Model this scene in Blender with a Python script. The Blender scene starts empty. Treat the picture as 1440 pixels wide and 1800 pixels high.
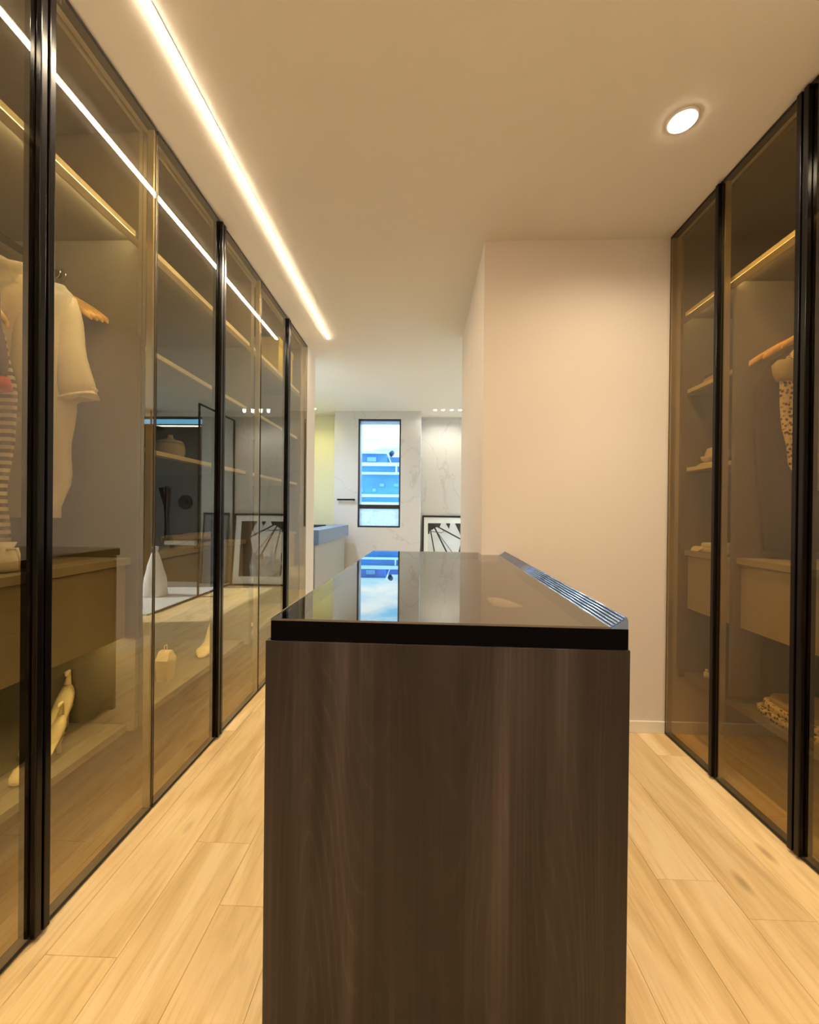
import bpy, math, random
from mathutils import Vector, Matrix
rnd = random.Random(7)
S = bpy.context.scene
COL = S.collection

# ------------------------------------------------------------------ camera
CAM_H = 1.15
def make_camera():
    yaw, pitch, roll = (math.radians(a) for a in (1.7734, -0.1918, 0.6061))
    c, s, cp, sp = math.cos(yaw), math.sin(yaw), math.cos(pitch), math.sin(pitch)
    R = Vector((c, s, 0)); F0 = Vector((-s, c, 0)); Z = Vector((0, 0, 1))
    F = cp * F0 + sp * Z; U = -sp * F0 + cp * Z
    cr, sr = math.cos(roll), math.sin(roll)
    R2 = cr * R + sr * U; U2 = -sr * R + cr * U
    cd = bpy.data.cameras.new('camera')
    cd.sensor_fit = 'AUTO'; cd.sensor_width = 36; cd.lens = 14.4; cd.clip_start = 0.02; cd.clip_end = 500
    cd.shift_y = 1.6 / 1800
    o = bpy.data.objects.new('camera', cd); COL.objects.link(o)
    m = Matrix((R2, U2, -F)).transposed().to_4x4(); m.translation = Vector((0, 0, CAM_H))
    o.matrix_world = m
    S.camera = o
make_camera()

# ------------------------------------------------------------------ view, sky, light levels
S.view_settings.view_transform = 'Standard'
S.view_settings.look = 'None'
S.view_settings.exposure = 0.44
S.view_settings.gamma = 1.0
S.view_settings.use_curve_mapping = False
LED_STRENGTH = 135.0
DOWNLIGHT_W = 31.0
BATH_SPOT_W = 3.2
SKY_STRENGTH = 1.75
def make_sun():
    l = bpy.data.lights.new('sun', 'SUN'); l.energy = 6; l.angle = .02; l.color = (1, .97, .92)
    o = bpy.data.objects.new('sun', l); COL.objects.link(o)
    o.rotation_euler = Vector((-.72, .10, -.68)).to_track_quat('-Z', 'Y').to_euler()
make_sun()

def nodes_of(idblock):
    idblock.use_nodes = True
    nt = idblock.node_tree; nt.nodes.clear()
    return nt, nt.nodes, nt.links
def node(ns, kind, **kw):
    n = ns.new(kind)
    for k, v in kw.items():
        if k in n.inputs.keys(): n.inputs[k].default_value = v
        else: setattr(n, k, v)
    return n
def ramp(ns, stops, interp='LINEAR'):
    r = ns.new('ShaderNodeValToRGB'); r.color_ramp.interpolation = interp
    e = r.color_ramp.elements
    while len(e) < len(stops): e.new(0.5)
    for i, (p, c) in enumerate(stops):
        e[i].position = p; e[i].color = (*c, 1)
    return r

def make_world():
    w = bpy.data.worlds.new('sky'); S.world = w
    nt, N, L = nodes_of(w)
    tc = N.new('ShaderNodeTexCoord')
    sep = N.new('ShaderNodeSeparateXYZ'); L.new(tc.outputs['Generated'], sep.inputs[0])
    mp = N.new('ShaderNodeMapping'); mp.inputs['Scale'].default_value = (3, 3, 11); L.new(tc.outputs['Generated'], mp.inputs[0])
    nz = node(N, 'ShaderNodeTexNoise', Scale=1.25, Detail=5.0, Roughness=0.55); L.new(mp.outputs[0], nz.inputs['Vector'])
    base = ramp(N, [(0.0, (.40, .80, 1.0)), (0.25, (.20, .62, 1.0)), (1.0, (.10, .33, .85))]); L.new(sep.outputs['Z'], base.inputs[0])
    cl = ramp(N, [(0.38, (0, 0, 0)), (0.55, (1, 1, 1))]); L.new(nz.outputs['Fac'], cl.inputs[0])
    mx = N.new('ShaderNodeMixRGB'); L.new(cl.outputs[0], mx.inputs[0]); L.new(base.outputs[0], mx.inputs[1]); mx.inputs[2].default_value = (.84, .96, 1.0, 1)
    bg = N.new('ShaderNodeBackground'); bg.inputs['Strength'].default_value = SKY_STRENGTH
    L.new(mx.outputs[0], bg.inputs[0])
    out = N.new('ShaderNodeOutputWorld'); L.new(bg.outputs[0], out.inputs[0])
make_world()

# ------------------------------------------------------------------ materials
M = {}
def pbr(name, col, rough=.5, metal=0., spec=.5, bump=None, var=None, coat=0., **kw):
    m = bpy.data.materials.new(name); nt, N, L = nodes_of(m)
    b = N.new('ShaderNodeBsdfPrincipled'); o = N.new('ShaderNodeOutputMaterial'); L.new(b.outputs[0], o.inputs[0])
    b.inputs['Base Color'].default_value = (*col, 1); b.inputs['Roughness'].default_value = rough
    b.inputs['Metallic'].default_value = metal; b.inputs['Specular IOR Level'].default_value = spec
    b.inputs['Coat Weight'].default_value = coat
    for k, v in kw.items(): b.inputs[k].default_value = v
    tc = N.new('ShaderNodeTexCoord')
    if var:            # (scale, amount)
        nz = node(N, 'ShaderNodeTexNoise', Scale=var[0], Detail=4.0); L.new(tc.outputs['Object'], nz.inputs['Vector'])
        a = var[1]
        r = ramp(N, [(.3, tuple(c * (1 - a) for c in col)), (.7, tuple(min(1, c * (1 + a)) for c in col))])
        L.new(nz.outputs['Fac'], r.inputs[0]); L.new(r.outputs[0], b.inputs['Base Color'])
    if bump:           # (scale, strength)
        nb = node(N, 'ShaderNodeTexNoise', Scale=bump[0], Detail=3.0); L.new(tc.outputs['Object'], nb.inputs['Vector'])
        bp = N.new('ShaderNodeBump'); bp.inputs['Strength'].default_value = bump[1]; bp.inputs['Distance'].default_value = .01
        L.new(nb.outputs['Fac'], bp.inputs['Height']); L.new(bp.outputs[0], b.inputs['Normal'])
    M[name] = m; return m
def emit(name, col, strength):
    m = bpy.data.materials.new(name); nt, N, L = nodes_of(m)
    e = N.new('ShaderNodeEmission'); e.inputs[0].default_value = (*col, 1); e.inputs[1].default_value = strength
    o = N.new('ShaderNodeOutputMaterial'); L.new(e.outputs[0], o.inputs[0]); M[name] = m; return m
def pane_glass(name, tint, ior, rough=0.0, refl=(1, 1, 1)):
    """tinted sheet glass: tint passes light once, the front face reflects by Fresnel"""
    m = bpy.data.materials.new(name); nt, N, L = nodes_of(m)
    g = N.new('ShaderNodeNewGeometry'); fr = N.new('ShaderNodeFresnel'); fr.inputs['IOR'].default_value = ior
    inv = N.new('ShaderNodeMath'); inv.operation = 'SUBTRACT'; inv.inputs[0].default_value = 1; L.new(g.outputs['Backfacing'], inv.inputs[1])
    mu = N.new('ShaderNodeMath'); mu.operation = 'MULTIPLY'; L.new(fr.outputs[0], mu.inputs[0]); L.new(inv.outputs[0], mu.inputs[1])
    tm = N.new('ShaderNodeMixRGB'); L.new(g.outputs['Backfacing'], tm.inputs[0]); tm.inputs[1].default_value = (*tint, 1); tm.inputs[2].default_value = (1, 1, 1, 1)
    t = N.new('ShaderNodeBsdfTransparent'); L.new(tm.outputs[0], t.inputs[0])
    gl = N.new('ShaderNodeBsdfGlossy'); gl.inputs['Roughness'].default_value = rough; gl.inputs[0].default_value = (*refl, 1)
    mx = N.new('ShaderNodeMixShader'); L.new(mu.outputs[0], mx.inputs[0]); L.new(t.outputs[0], mx.inputs[1]); L.new(gl.outputs[0], mx.inputs[2])
    o = N.new('ShaderNodeOutputMaterial'); L.new(mx.outputs[0], o.inputs[0]); M[name] = m; return m

def oak_material():
    m = bpy.data.materials.new('light_oak'); nt, N, L = nodes_of(m)
    b = N.new('ShaderNodeBsdfPrincipled'); o = N.new('ShaderNodeOutputMaterial'); L.new(b.outputs[0], o.inputs[0])
    tc = N.new('ShaderNodeTexCoord'); oi = N.new('ShaderNodeObjectInfo')
    off = N.new('ShaderNodeVectorMath'); off.operation = 'SCALE'; off.inputs[0].default_value = (31, 17, 7); L.new(oi.outputs['Random'], off.inputs['Scale'])
    ad = N.new('ShaderNodeVectorMath'); L.new(tc.outputs['Object'], ad.inputs[0]); L.new(off.outputs[0], ad.inputs[1])
    def stretched(sx, sy, scale, detail, dist=0.):
        mp = N.new('ShaderNodeMapping'); mp.inputs['Scale'].default_value = (sx, sy, 1); L.new(ad.outputs[0], mp.inputs[0])
        n = node(N, 'ShaderNodeTexNoise', Scale=scale, Detail=detail, Distortion=dist); L.new(mp.outputs[0], n.inputs['Vector']); return n
    broad = stretched(9, 1.3, 1.0, 3, 1.6)
    fine = stretched(60, 3.0, 1.6, 4, .6)
    c1 = ramp(N, [(.30, (.70, .50, .235)), (.5, (.84, .62, .32)), (.70, (.92, .72, .42))]); L.new(broad.outputs['Fac'], c1.inputs[0])
    c2 = ramp(N, [(.30, (.80, .74, .64)), (.48, (1, 1, 1)), (.75, (1.0, 1.0, 1.0))]); L.new(fine.outputs['Fac'], c2.inputs[0])
    mx = N.new('ShaderNodeMixRGB'); mx.blend_type = 'MULTIPLY'; mx.inputs[0].default_value = .55; L.new(c1.outputs[0], mx.inputs[1]); L.new(c2.outputs[0], mx.inputs[2])
    # knots
    mk = N.new('ShaderNodeMapping'); mk.inputs['Scale'].default_value = (7.0, 2.6, 1); L.new(ad.outputs[0], mk.inputs[0])
    vo = N.new('ShaderNodeTexVoronoi'); vo.inputs['Scale'].default_value = 1.0; vo.inputs['Randomness'].default_value = 1.0
    L.new(mk.outputs[0], vo.inputs['Vector'])
    kr = ramp(N, [(.03, (.52, .42, .32)), (.14, (1, 1, 1))]); L.new(vo.outputs['Distance'], kr.inputs[0])
    mx2 = N.new('ShaderNodeMixRGB'); mx2.blend_type = 'MULTIPLY'; mx2.inputs[0].default_value = .75; L.new(mx.outputs[0], mx2.inputs[1]); L.new(kr.outputs[0], mx2.inputs[2])
    hs = N.new('ShaderNodeHueSaturation')
    mr = N.new('ShaderNodeMapRange'); mr.inputs['To Min'].default_value = .97; mr.inputs['To Max'].default_value = 1.03; L.new(oi.outputs['Random'], mr.inputs[0]); L.new(mr.outputs[0], hs.inputs['Value'])
    L.new(mx2.outputs[0], hs.inputs['Color']); L.new(hs.outputs[0], b.inputs['Base Color'])
    b.inputs['Roughness'].default_value = .52; b.inputs['Specular IOR Level'].default_value = .3
    bp = N.new('ShaderNodeBump'); bp.inputs['Strength'].default_value = .12; bp.inputs['Distance'].default_value = .002; L.new(fine.outputs['Fac'], bp.inputs['Height']); L.new(bp.outputs[0], b.inputs['Normal'])
    M['light_oak'] = m

def walnut_material():
    m = bpy.data.materials.new('dark_wood'); nt, N, L = nodes_of(m)
    b = N.new('ShaderNodeBsdfPrincipled'); o = N.new('ShaderNodeOutputMaterial'); L.new(b.outputs[0], o.inputs[0])
    tc = N.new('ShaderNodeTexCoord')
    def warped(scale_v, amt, nscale):
        mp = N.new('ShaderNodeMapping'); mp.inputs['Scale'].default_value = scale_v; L.new(tc.outputs['Object'], mp.inputs[0])
        return mp
    # cathedral grain: contour lines of a smooth, vertically stretched field
    mp = warped((4.2, 4.2, .42), 0, 0)
    field = node(N, 'ShaderNodeTexNoise', Scale=1.0, Detail=1.2, Roughness=.35, Distortion=.2); L.new(mp.outputs[0], field.inputs['Vector'])
    mul = N.new('ShaderNodeMath'); mul.operation = 'MULTIPLY'; mul.inputs[1].default_value = 96; L.new(field.outputs['Fac'], mul.inputs[0])
    fr = N.new('ShaderNodeMath'); fr.operation = 'PINGPONG'; fr.inputs[1].default_value = 1; L.new(mul.outputs[0], fr.inputs[0])
    mp2 = warped((150, 150, 2.6), 0, 0)
    fib = node(N, 'ShaderNodeTexNoise', Scale=1.0, Detail=3.0); L.new(mp2.outputs[0], fib.inputs['Vector'])
    mp3 = warped((13, 13, .55), 0, 0)
    band = node(N, 'ShaderNodeTexNoise', Scale=1.0, Detail=3.0, Roughness=.5); L.new(mp3.outputs[0], band.inputs['Vector'])
    c = ramp(N, [(.28, (.009, .0070, .0078)), (.47, (.0185, .0142, .0155)), (.6, (.034, .0268, .0285)), (.72, (.060, .048, .049))]); L.new(band.outputs['Fac'], c.inputs[0])
    g = ramp(N, [(0.0, (.78, .78, .78)), (.72, (1.0, 1.0, 1.0)), (.86, (1.15, 1.14, 1.13)), (1.0, (1.55, 1.50, 1.48))]); L.new(fr.outputs[0], g.inputs[0])
    m1 = N.new('ShaderNodeMixRGB'); m1.blend_type = 'MULTIPLY'; m1.inputs[0].default_value = .85; L.new(c.outputs[0], m1.inputs[1]); L.new(g.outputs[0], m1.inputs[2])
    mp4 = warped((11, 11, 1.6), 0, 0)
    brk = node(N, 'ShaderNodeTexNoise', Scale=1.0, Detail=2.0); L.new(mp4.outputs[0], brk.inputs['Vector'])
    bk = ramp(N, [(.42, (.10, .10, .10)), (.62, (1, 1, 1))]); L.new(brk.outputs['Fac'], bk.inputs[0]); L.new(bk.outputs[0], m1.inputs[0])
    f = ramp(N, [(.3, (.62, .62, .62)), (.65, (1.25, 1.25, 1.25))]); L.new(fib.outputs['Fac'], f.inputs[0])
    m2 = N.new('ShaderNodeMixRGB'); m2.blend_type = 'MULTIPLY'; m2.inputs[0].default_value = .6; L.new(m1.outputs[0], m2.inputs[1]); L.new(f.outputs[0], m2.inputs[2])
    L.new(m2.outputs[0], b.inputs['Base Color']); b.inputs['Roughness'].default_value = .5; b.inputs['Specular IOR Level'].default_value = .4
    bp = N.new('ShaderNodeBump'); bp.inputs['Strength'].default_value = .2; bp.inputs['Distance'].default_value = .001; L.new(fib.outputs['Fac'], bp.inputs['Height']); L.new(bp.outputs[0], b.inputs['Normal'])
    M['dark_wood'] = m

def marble_material():
    m = bpy.data.materials.new('marble'); nt, N, L = nodes_of(m)
    b = N.new('ShaderNodeBsdfPrincipled'); o = N.new('ShaderNodeOutputMaterial'); L.new(b.outputs[0], o.inputs[0])
    tc = N.new('ShaderNodeTexCoord')
    n1 = node(N, 'ShaderNodeTexNoise', Scale=1.1, Detail=6.0, Distortion=1.4); L.new(tc.outputs['Object'], n1.inputs['Vector'])
    s = N.new('ShaderNodeMath'); s.operation = 'SUBTRACT'; s.inputs[1].default_value = .5; L.new(n1.outputs['Fac'], s.inputs[0])
    a = N.new('ShaderNodeMath'); a.operation = 'ABSOLUTE'; L.new(s.outputs[0], a.inputs[0])
    r = ramp(N, [(0.0, (.50, .485, .47)), (.005, (.56, .545, .52)), (.016, (.60, .59, .565))]); L.new(a.outputs[0], r.inputs[0])
    L.new(r.outputs[0], b.inputs['Base Color']); b.inputs['Roughness'].default_value = .25
    M['marble'] = m

def cloth_pattern(name, c1, c2, scale, lo, hi):
    m = bpy.data.materials.new(name); nt, N, L = nodes_of(m)
    b = N.new('ShaderNodeBsdfPrincipled'); o = N.new('ShaderNodeOutputMaterial'); L.new(b.outputs[0], o.inputs[0])
    tc = N.new('ShaderNodeTexCoord'); v = N.new('ShaderNodeTexVoronoi'); v.inputs['Scale'].default_value = scale
    L.new(tc.outputs['Object'], v.inputs['Vector'])
    r = ramp(N, [(lo, c1), (hi, c2)]); L.new(v.outputs['Distance'], r.inputs[0]); L.new(r.outputs[0], b.inputs['Base Color'])
    b.inputs['Roughness'].default_value = .85; M[name] = m
def stripes(name, c1, c2, freq):
    m = bpy.data.materials.new(name); nt, N, L = nodes_of(m)
    b = N.new('ShaderNodeBsdfPrincipled'); o = N.new('ShaderNodeOutputMaterial'); L.new(b.outputs[0], o.inputs[0])
    tc = N.new('ShaderNodeTexCoord'); w = N.new('ShaderNodeTexWave'); w.bands_direction = 'Z'; w.inputs['Scale'].default_value = freq
    L.new(tc.outputs['Object'], w.inputs['Vector'])
    r = ramp(N, [(.45, c1), (.55, c2)]); L.new(w.outputs['Fac'], r.inputs[0]); L.new(r.outputs[0], b.inputs['Base Color'])
    b.inputs['Roughness'].default_value = .85; M[name] = m

oak_material(); walnut_material(); marble_material()
pbr('ceiling_paint', (.80, .77, .71), .9, spec=.2, bump=(90, .03))
pbr('wall_paint', (.72, .655, .59), .85, spec=.2, bump=(120, .03))
pbr('skirting_white', (.85, .80, .72), .5)
pbr('wardrobe_board', (.22, .19, .145), .6, var=(3, .06))
pbr('drawer_board', (.42, .375, .30), .55, var=(3, .04))
pbr('shelf_trim', (.80, .74, .58), .4)
pbr('black_metal', (.004, .0035, .004), .2, spec=.3)
pbr('black_gasket', (.01, .008, .007), .6)
pbr('champagne_metal', (.62, .55, .40), .35, metal=.7)
pane_glass('bronze_glass', (.74, .66, .44), 2.45, refl=(.98, .97, .92))
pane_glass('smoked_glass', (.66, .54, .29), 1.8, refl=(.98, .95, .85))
pane_glass('clear_glass', (.93, .97, .97), 1.45)
pane_glass('window_glass', (.93, .97, .97), 1.08)
pane_glass('case_glass', (.50, .45, .37), 3.0, refl=(.98, .97, .94))
pane_glass('picture_glass', (.97, .98, .98), 1.35)
pbr('gap_oak', (.62, .44, .24), .8)
pbr('case_felt', (.16, .12, .08), .95, spec=.1, bump=(300, .2))
pbr('case_black', (.0015, .0015, .002), .5, spec=.04)
pbr('rim_metal', (.26, .40, .70), .14, metal=1.0)  # blue of the window's reflection is put into the metal colour
pbr('cotton_white', (.93, .90, .84), .9, spec=.15, bump=(40, .2))
pbr('cotton_cream', (.75, .64, .45), .9, spec=.15, bump=(40, .2))
pbr('cotton_purple', (.16, .11, .17), .9, spec=.15, bump=(40, .2))
pbr('cotton_red', (.65, .10, .05), .9, spec=.15)
pbr('cotton_beige', (.52, .43, .28), .9, spec=.15, bump=(40, .2))
pbr('cotton_brown', (.10, .065, .045), .9, spec=.15, bump=(40, .2))
pbr('hanger_wood', (.90, .56, .16), .45, var=(20, .15))
pbr('hook_steel', (.7, .68, .62), .25, metal=1)
pbr('shoe_leather', (.85, .72, .48), .5, bump=(60, .15))
pbr('yellow_card', (.72, .60, .05), .6, var=(6, .05))
pbr('ceramic_white', (.85, .83, .76), .25)
pbr('tan_leather', (.50, .38, .2), .55, bump=(80, .2))
cloth_pattern('leopard_cloth', (.07, .035, .015), (.80, .64, .42), 70, .28, .50)
stripes('striped_knit', (.75, .68, .55), (.15, .12, .10), 14)
pbr('stone_sky_tint', (.11, .20, .36), .3, spec=1.0)  # slab base colour carries the blue of reflected daylight
pbr('vanity_grey', (.36, .37, .36), .5)
pbr('yellow_lit_plaster', (.78, .76, .52), .8)  # plaster tinted with the yellow light that falls in the niche
pbr('dark_tile', (.085, .075, .058), .3, var=(2, .2))
pbr('pale_stone', (.62, .56, .44), .4, var=(5, .1))
pbr('tray_white', (.78, .78, .74), .4)
pbr('frame_black', (.015, .013, .014), .35)
pbr('mat_card', (.88, .90, .90), .8, spec=.1)
pbr('print_dark', (.03, .03, .033), .7)
pbr('print_mid', (.16, .18, .22), .7)
pbr('print_grey', (.36, .42, .50), .7, var=(9, .35))
pbr('print_sky', (.70, .74, .80), .7, var=(5, .1))
pbr('facade_blue', (.06, .28, .78), .3, var=(.5, .3))
pbr('facade_blue_dark', (.05, .19, .62), .3, var=(.8, .3))
pbr('facade_band', (.5, .85, .97), .6)
pbr('backdrop_white', (.93, .96, .98), .7, var=(3, .05))
pbr('facade_window', (.16, .42, .75), .2)
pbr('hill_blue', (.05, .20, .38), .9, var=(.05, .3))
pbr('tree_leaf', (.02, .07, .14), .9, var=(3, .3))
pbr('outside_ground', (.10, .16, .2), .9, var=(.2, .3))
emit('led_glow', (1.0, .80, .56), LED_STRENGTH)
emit('downlight_glow', (1.0, .86, .62), 28)
emit('bath_spot_glow', (1.0, .93, .75), 14)
emit('shelf_glow', (1.0, .84, .54), 10)
emit('right_glow', (1.0, .80, .46), 22)
emit('hanging_glow', (1.0, .86, .58), 48)
emit('low_shelf_glow', (1.0, .80, .38), 50)
emit('niche_glow', (1.0, .86, .25), 14)
emit('shower_led_glow', (1.0, .86, .6), 6)
def frosted():
    m = bpy.data.materials.new('frosted_glass'); nt, N, L = nodes_of(m)
    tc = N.new('ShaderNodeTexCoord'); nz = node(N, 'ShaderNodeTexNoise', Scale=22.0, Detail=4.0, Distortion=1.0); L.new(tc.outputs['Object'], nz.inputs['Vector'])
    r = ramp(N, [(.35, (.80, .87, .96)), (.6, (.95, 1.0, 1.0))]); L.new(nz.outputs['Fac'], r.inputs[0])
    t = N.new('ShaderNodeBsdfTranslucent'); L.new(r.outputs[0], t.inputs[0])
    g = N.new('ShaderNodeBsdfGlossy'); g.inputs['Roughness'].default_value = .3
    mx = N.new('ShaderNodeMixShader'); mx.inputs[0].default_value = .01; L.new(t.outputs[0], mx.inputs[1]); L.new(g.outputs[0], mx.inputs[2])
    tr = N.new('ShaderNodeBsdfTransparent'); L.new(r.outputs[0], tr.inputs[0]); m2 = N.new('ShaderNodeMixShader'); m2.inputs[0].default_value = .5; L.new(mx.outputs[0], m2.inputs[1]); L.new(tr.outputs[0], m2.inputs[2])
    o = N.new('ShaderNodeOutputMaterial'); L.new(m2.outputs[0], o.inputs[0]); M['frosted_glass'] = m
frosted()

# ------------------------------------------------------------------ mesh helpers
class MB:
    def __init__(s): s.v = []; s.f = []; s.sm = []
    def box(s, x0, x1, y0, y1, z0, z1):
        if x0 > x1: x0, x1 = x1, x0
        if y0 > y1: y0, y1 = y1, y0
        b = len(s.v)
        s.v += [(x0, y0, z0), (x1, y0, z0), (x1, y1, z0), (x0, y1, z0), (x0, y0, z1), (x1, y0, z1), (x1, y1, z1), (x0, y1, z1)]
        s.f += [(b, b+3, b+2, b+1), (b+4, b+5, b+6, b+7), (b, b+1, b+5, b+4), (b+1, b+2, b+6, b+5), (b+2, b+3, b+7, b+6), (b+3, b, b+4, b+7)]
        s.sm += [False] * 6; return s
    def loft(s, rings, cap=True, smooth=True):
        n = len(rings[0]); b = len(s.v)
        for r in rings: s.v += [tuple(p) for p in r]
        for i in range(len(rings) - 1):
            for j in range(n):
                k = (j + 1) % n
                s.f.append((b+i*n+j, b+i*n+k, b+(i+1)*n+k, b+(i+1)*n+j)); s.sm.append(smooth)
        if cap:
            s.f.append(tuple(b+j for j in reversed(range(n)))); s.sm.append(False)
            e = b + (len(rings)-1)*n
            s.f.append(tuple(e+j for j in range(n))); s.sm.append(False)
        return s
    def tube(s, pts, r, n=8):
        pts = [Vector(p) for p in pts]; rings = []
        rs = r if isinstance(r, (list, tuple)) else [r] * len(pts)
        up = None
        for i, p in enumerate(pts):
            t = (pts[min(i+1, len(pts)-1)] - pts[max(i-1, 0)]).normalized()
            if up is None:
                up = Vector((0, 0, 1)) if abs(t.z) < .9 else Vector((1, 0, 0))
            a = t.cross(up).normalized(); c = a.cross(t).normalized(); up = c
            rings.append([p + rs[i] * (math.cos(q) * a + math.sin(q) * c) for q in (2*math.pi*j/n for j in range(n))])
        return s.loft(rings)
    def lathe(s, cx, cy, prof, n=24):
        return s.loft([[(cx + r*math.cos(2*math.pi*j/n), cy + r*math.sin(2*math.pi*j/n), z) for j in range(n)] for r, z in prof])
    def poly(s, pts, thick_vec):
        """flat outline with thickness"""
        n = len(pts); b = len(s.v); t = Vector(thick_vec)
        s.v += [tuple(Vector(p)) for p in pts] + [tuple(Vector(p) + t) for p in pts]
        s.f.append(tuple(b+i for i in range(n))); s.f.append(tuple(b+n+i for i in reversed(range(n)))); s.sm += [False]*2
        for i in range(n):
            k = (i+1) % n; s.f.append((b+i, b+n+i, b+n+k, b+k)); s.sm.append(False)
        return s

def part(name, mb, mat, parent=None, bevel=0, local=False):
    me = bpy.data.meshes.new(name)
    off = Vector((0, 0, 0)) if (local or parent is None) else WORLD[parent.name]
    me.from_pydata([tuple(Vector(p) - off) for p in mb.v], [], mb.f)
    for p, sm in zip(me.polygons, mb.sm): p.use_smooth = sm
    me.materials.append(M[mat]); me.update()
    import bmesh
    bm = bmesh.new(); bm.from_mesh(me); bmesh.ops.recalc_face_normals(bm, faces=bm.faces); bm.to_mesh(me); bm.free()
    o = bpy.data.objects.new(name, me); COL.objects.link(o)
    if parent is not None: o.parent = parent
    if bevel:
        md = o.modifiers.new('bevel', 'BEVEL'); md.width = bevel; md.segments = 2; md.limit_method = 'ANGLE'
    WORLD[o.name] = off
    return o
WORLD = {}
def tag(o, label=None, cat=None, group=None, kind=None):
    if label: o['label'] = label
    if cat: o['category'] = cat
    if group: o['group'] = group
    if kind: o['kind'] = kind
    return o
def thing(name, loc, label=None, cat=None, group=None, kind=None, rz=0):
    o = bpy.data.objects.new(name, None); COL.objects.link(o); o.empty_display_size = .05
    o.location = loc; o.rotation_euler = (0, 0, rz); WORLD[o.name] = Vector(loc)
    return tag(o, label, cat, group, kind)
def struct(name, mb, mat, bevel=0):
    return tag(part(name, mb, mat, None, bevel), kind='structure')

# ------------------------------------------------------------------ room shell
AX, BX, H = -1.0217, 1.2799, 2.5942       # left door plane, right door plane, ceiling height
LBACK, RBACK = -1.70, 1.92
floor = struct('floor', MB().box(-2.0, 2.75, -1.1, 6.45, -.08, -.014), 'gap_oak')
def planks():
    w, ln, g = .19, 1.28, .0004
    x0 = -.577 - 7 * w - .001
    k = 0
    shared = {}
    while x0 + k*w < 2.6:
        xa = x0 + k*w
        y = {7: -1.39, 12: -1.30}.get(k, -1.1 - rnd.random() * 1.2)
        while y < 6.3:
            ya, yb = max(y, -1.08), min(y + ln, 6.4)
            if yb - ya > .05:
                key = round(yb - ya, 3)
                if key not in shared:
                    L_ = yb - ya; c = .0006; me = MB()
                    me.loft([[(g, g, -.013), (w-g, g, -.013), (w-g, L_-g, -.013), (g, L_-g, -.013)],
                             [(g, g, -c), (w-g, g, -c), (w-g, L_-g, -c), (g, L_-g, -c)],
                             [(g+c, g+c, 0), (w-g-c, g+c, 0), (w-g-c, L_-g-c, 0), (g+c, L_-g-c, 0)]], smooth=False)
                    o = part('plank', me, 'light_oak', floor, local=True); shared[key] = o
                else:
                    o = shared[key].copy(); COL.objects.link(o); o.parent = floor
                o.location = (xa, ya, 0)
            y += ln
        k += 1
planks()
struct('ceiling', MB().box(-2.0, 2.75, -1.1, 6.45, H, H + .12), 'ceiling_paint')
struct('wall_back', MB().box(-1.95, 2.2, -1.1, -1.0, 0, H), 'wall_paint')
struct('wall_left', MB().box(LBACK - .1, LBACK, -1.0, 3.575, 0, H), 'wall_paint')
struct('wall_left_front', MB().box(LBACK, AX, -1.0, .535, 0, H), 'wall_paint')
struct('wall_left_end', MB().box(-2.0, AX - .002, 3.578, 3.84, 0, H), 'wall_paint')
struct('wall_right', MB().box(RBACK, RBACK + .1, -1.0, 2.194, 0, H), 'wall_paint')
struct('wall_right_front', MB().box(BX, RBACK, -1.0, 1.02, 0, H), 'wall_paint')
struct('wall_right_end', MB().box(.318, 2.7, 2.194, 3.40, 0, H), 'wall_paint')
struct('baseboard_right_end', MB().box(.34, RBACK - .002, 2.182, 2.1935, 0, .062), 'skirting_white', .002)
struct('baseboard_right_hall', MB().box(.306, .3175, 2.20, 3.40, 0, .062), 'skirting_white', .002)
struct('baseboard_right', MB().box(RBACK-.012, RBACK, 1.03, 2.18, 0, .062), 'skirting_white', .002)
struct('baseboard_left', MB().box(LBACK, LBACK + .012, .54, 3.57, 0, .062), 'skirting_white', .002)
struct('baseboard_left_end', MB().box(AX - .001, AX + .010, 3.60, 3.84, 0, .062), 'skirting_white', .002)
# bathroom shell
WX0, WX1, WZ0, WZ1 = -.935, -.318, .915, 2.482
struct('wall_window', MB().box(-1.28, WX0, 5.9, 6.3, 0, H).box(WX1, -.03, 5.9, 6.3, 0, H).box(WX0, WX1, 5.9, 6.3, 0, WZ0).box(WX0, WX1, 5.9, 6.3, WZ1, H), 'marble')
struct('wall_niche', MB().box(-2.0, -1.282, 6.2, 6.3, 0, H), 'yellow_lit_plaster')
struct('wall_bath_left', MB().box(-2.0, -1.88, 3.842, 6.2, 0, H), 'yellow_lit_plaster')
struct('wall_picture', MB().box(-.028, 1.40, 6.285, 6.385, 0, H), 'marble')
struct('wall_shower', MB().box(1.402, 2.62, 6.285, 6.385, 0, 2.475).box(1.402, 2.62, 6.285, 6.385, 2.575, H), 'dark_tile')
# right bathroom wall; unseen wide window added for daylight, inferred from blue reflections
B0, B1, BZ0, BZ1 = 3.75, 5.7, .30, 2.45
struct('wall_bath_right', MB().box(2.62, 2.72, 3.402, B0, 0, H).box(2.62, 2.72, B1, 6.385, 0, H).box(2.62, 2.72, B0, B1, 0, BZ0).box(2.62, 2.72, B0, B1, BZ1, H), 'marble')

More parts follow.
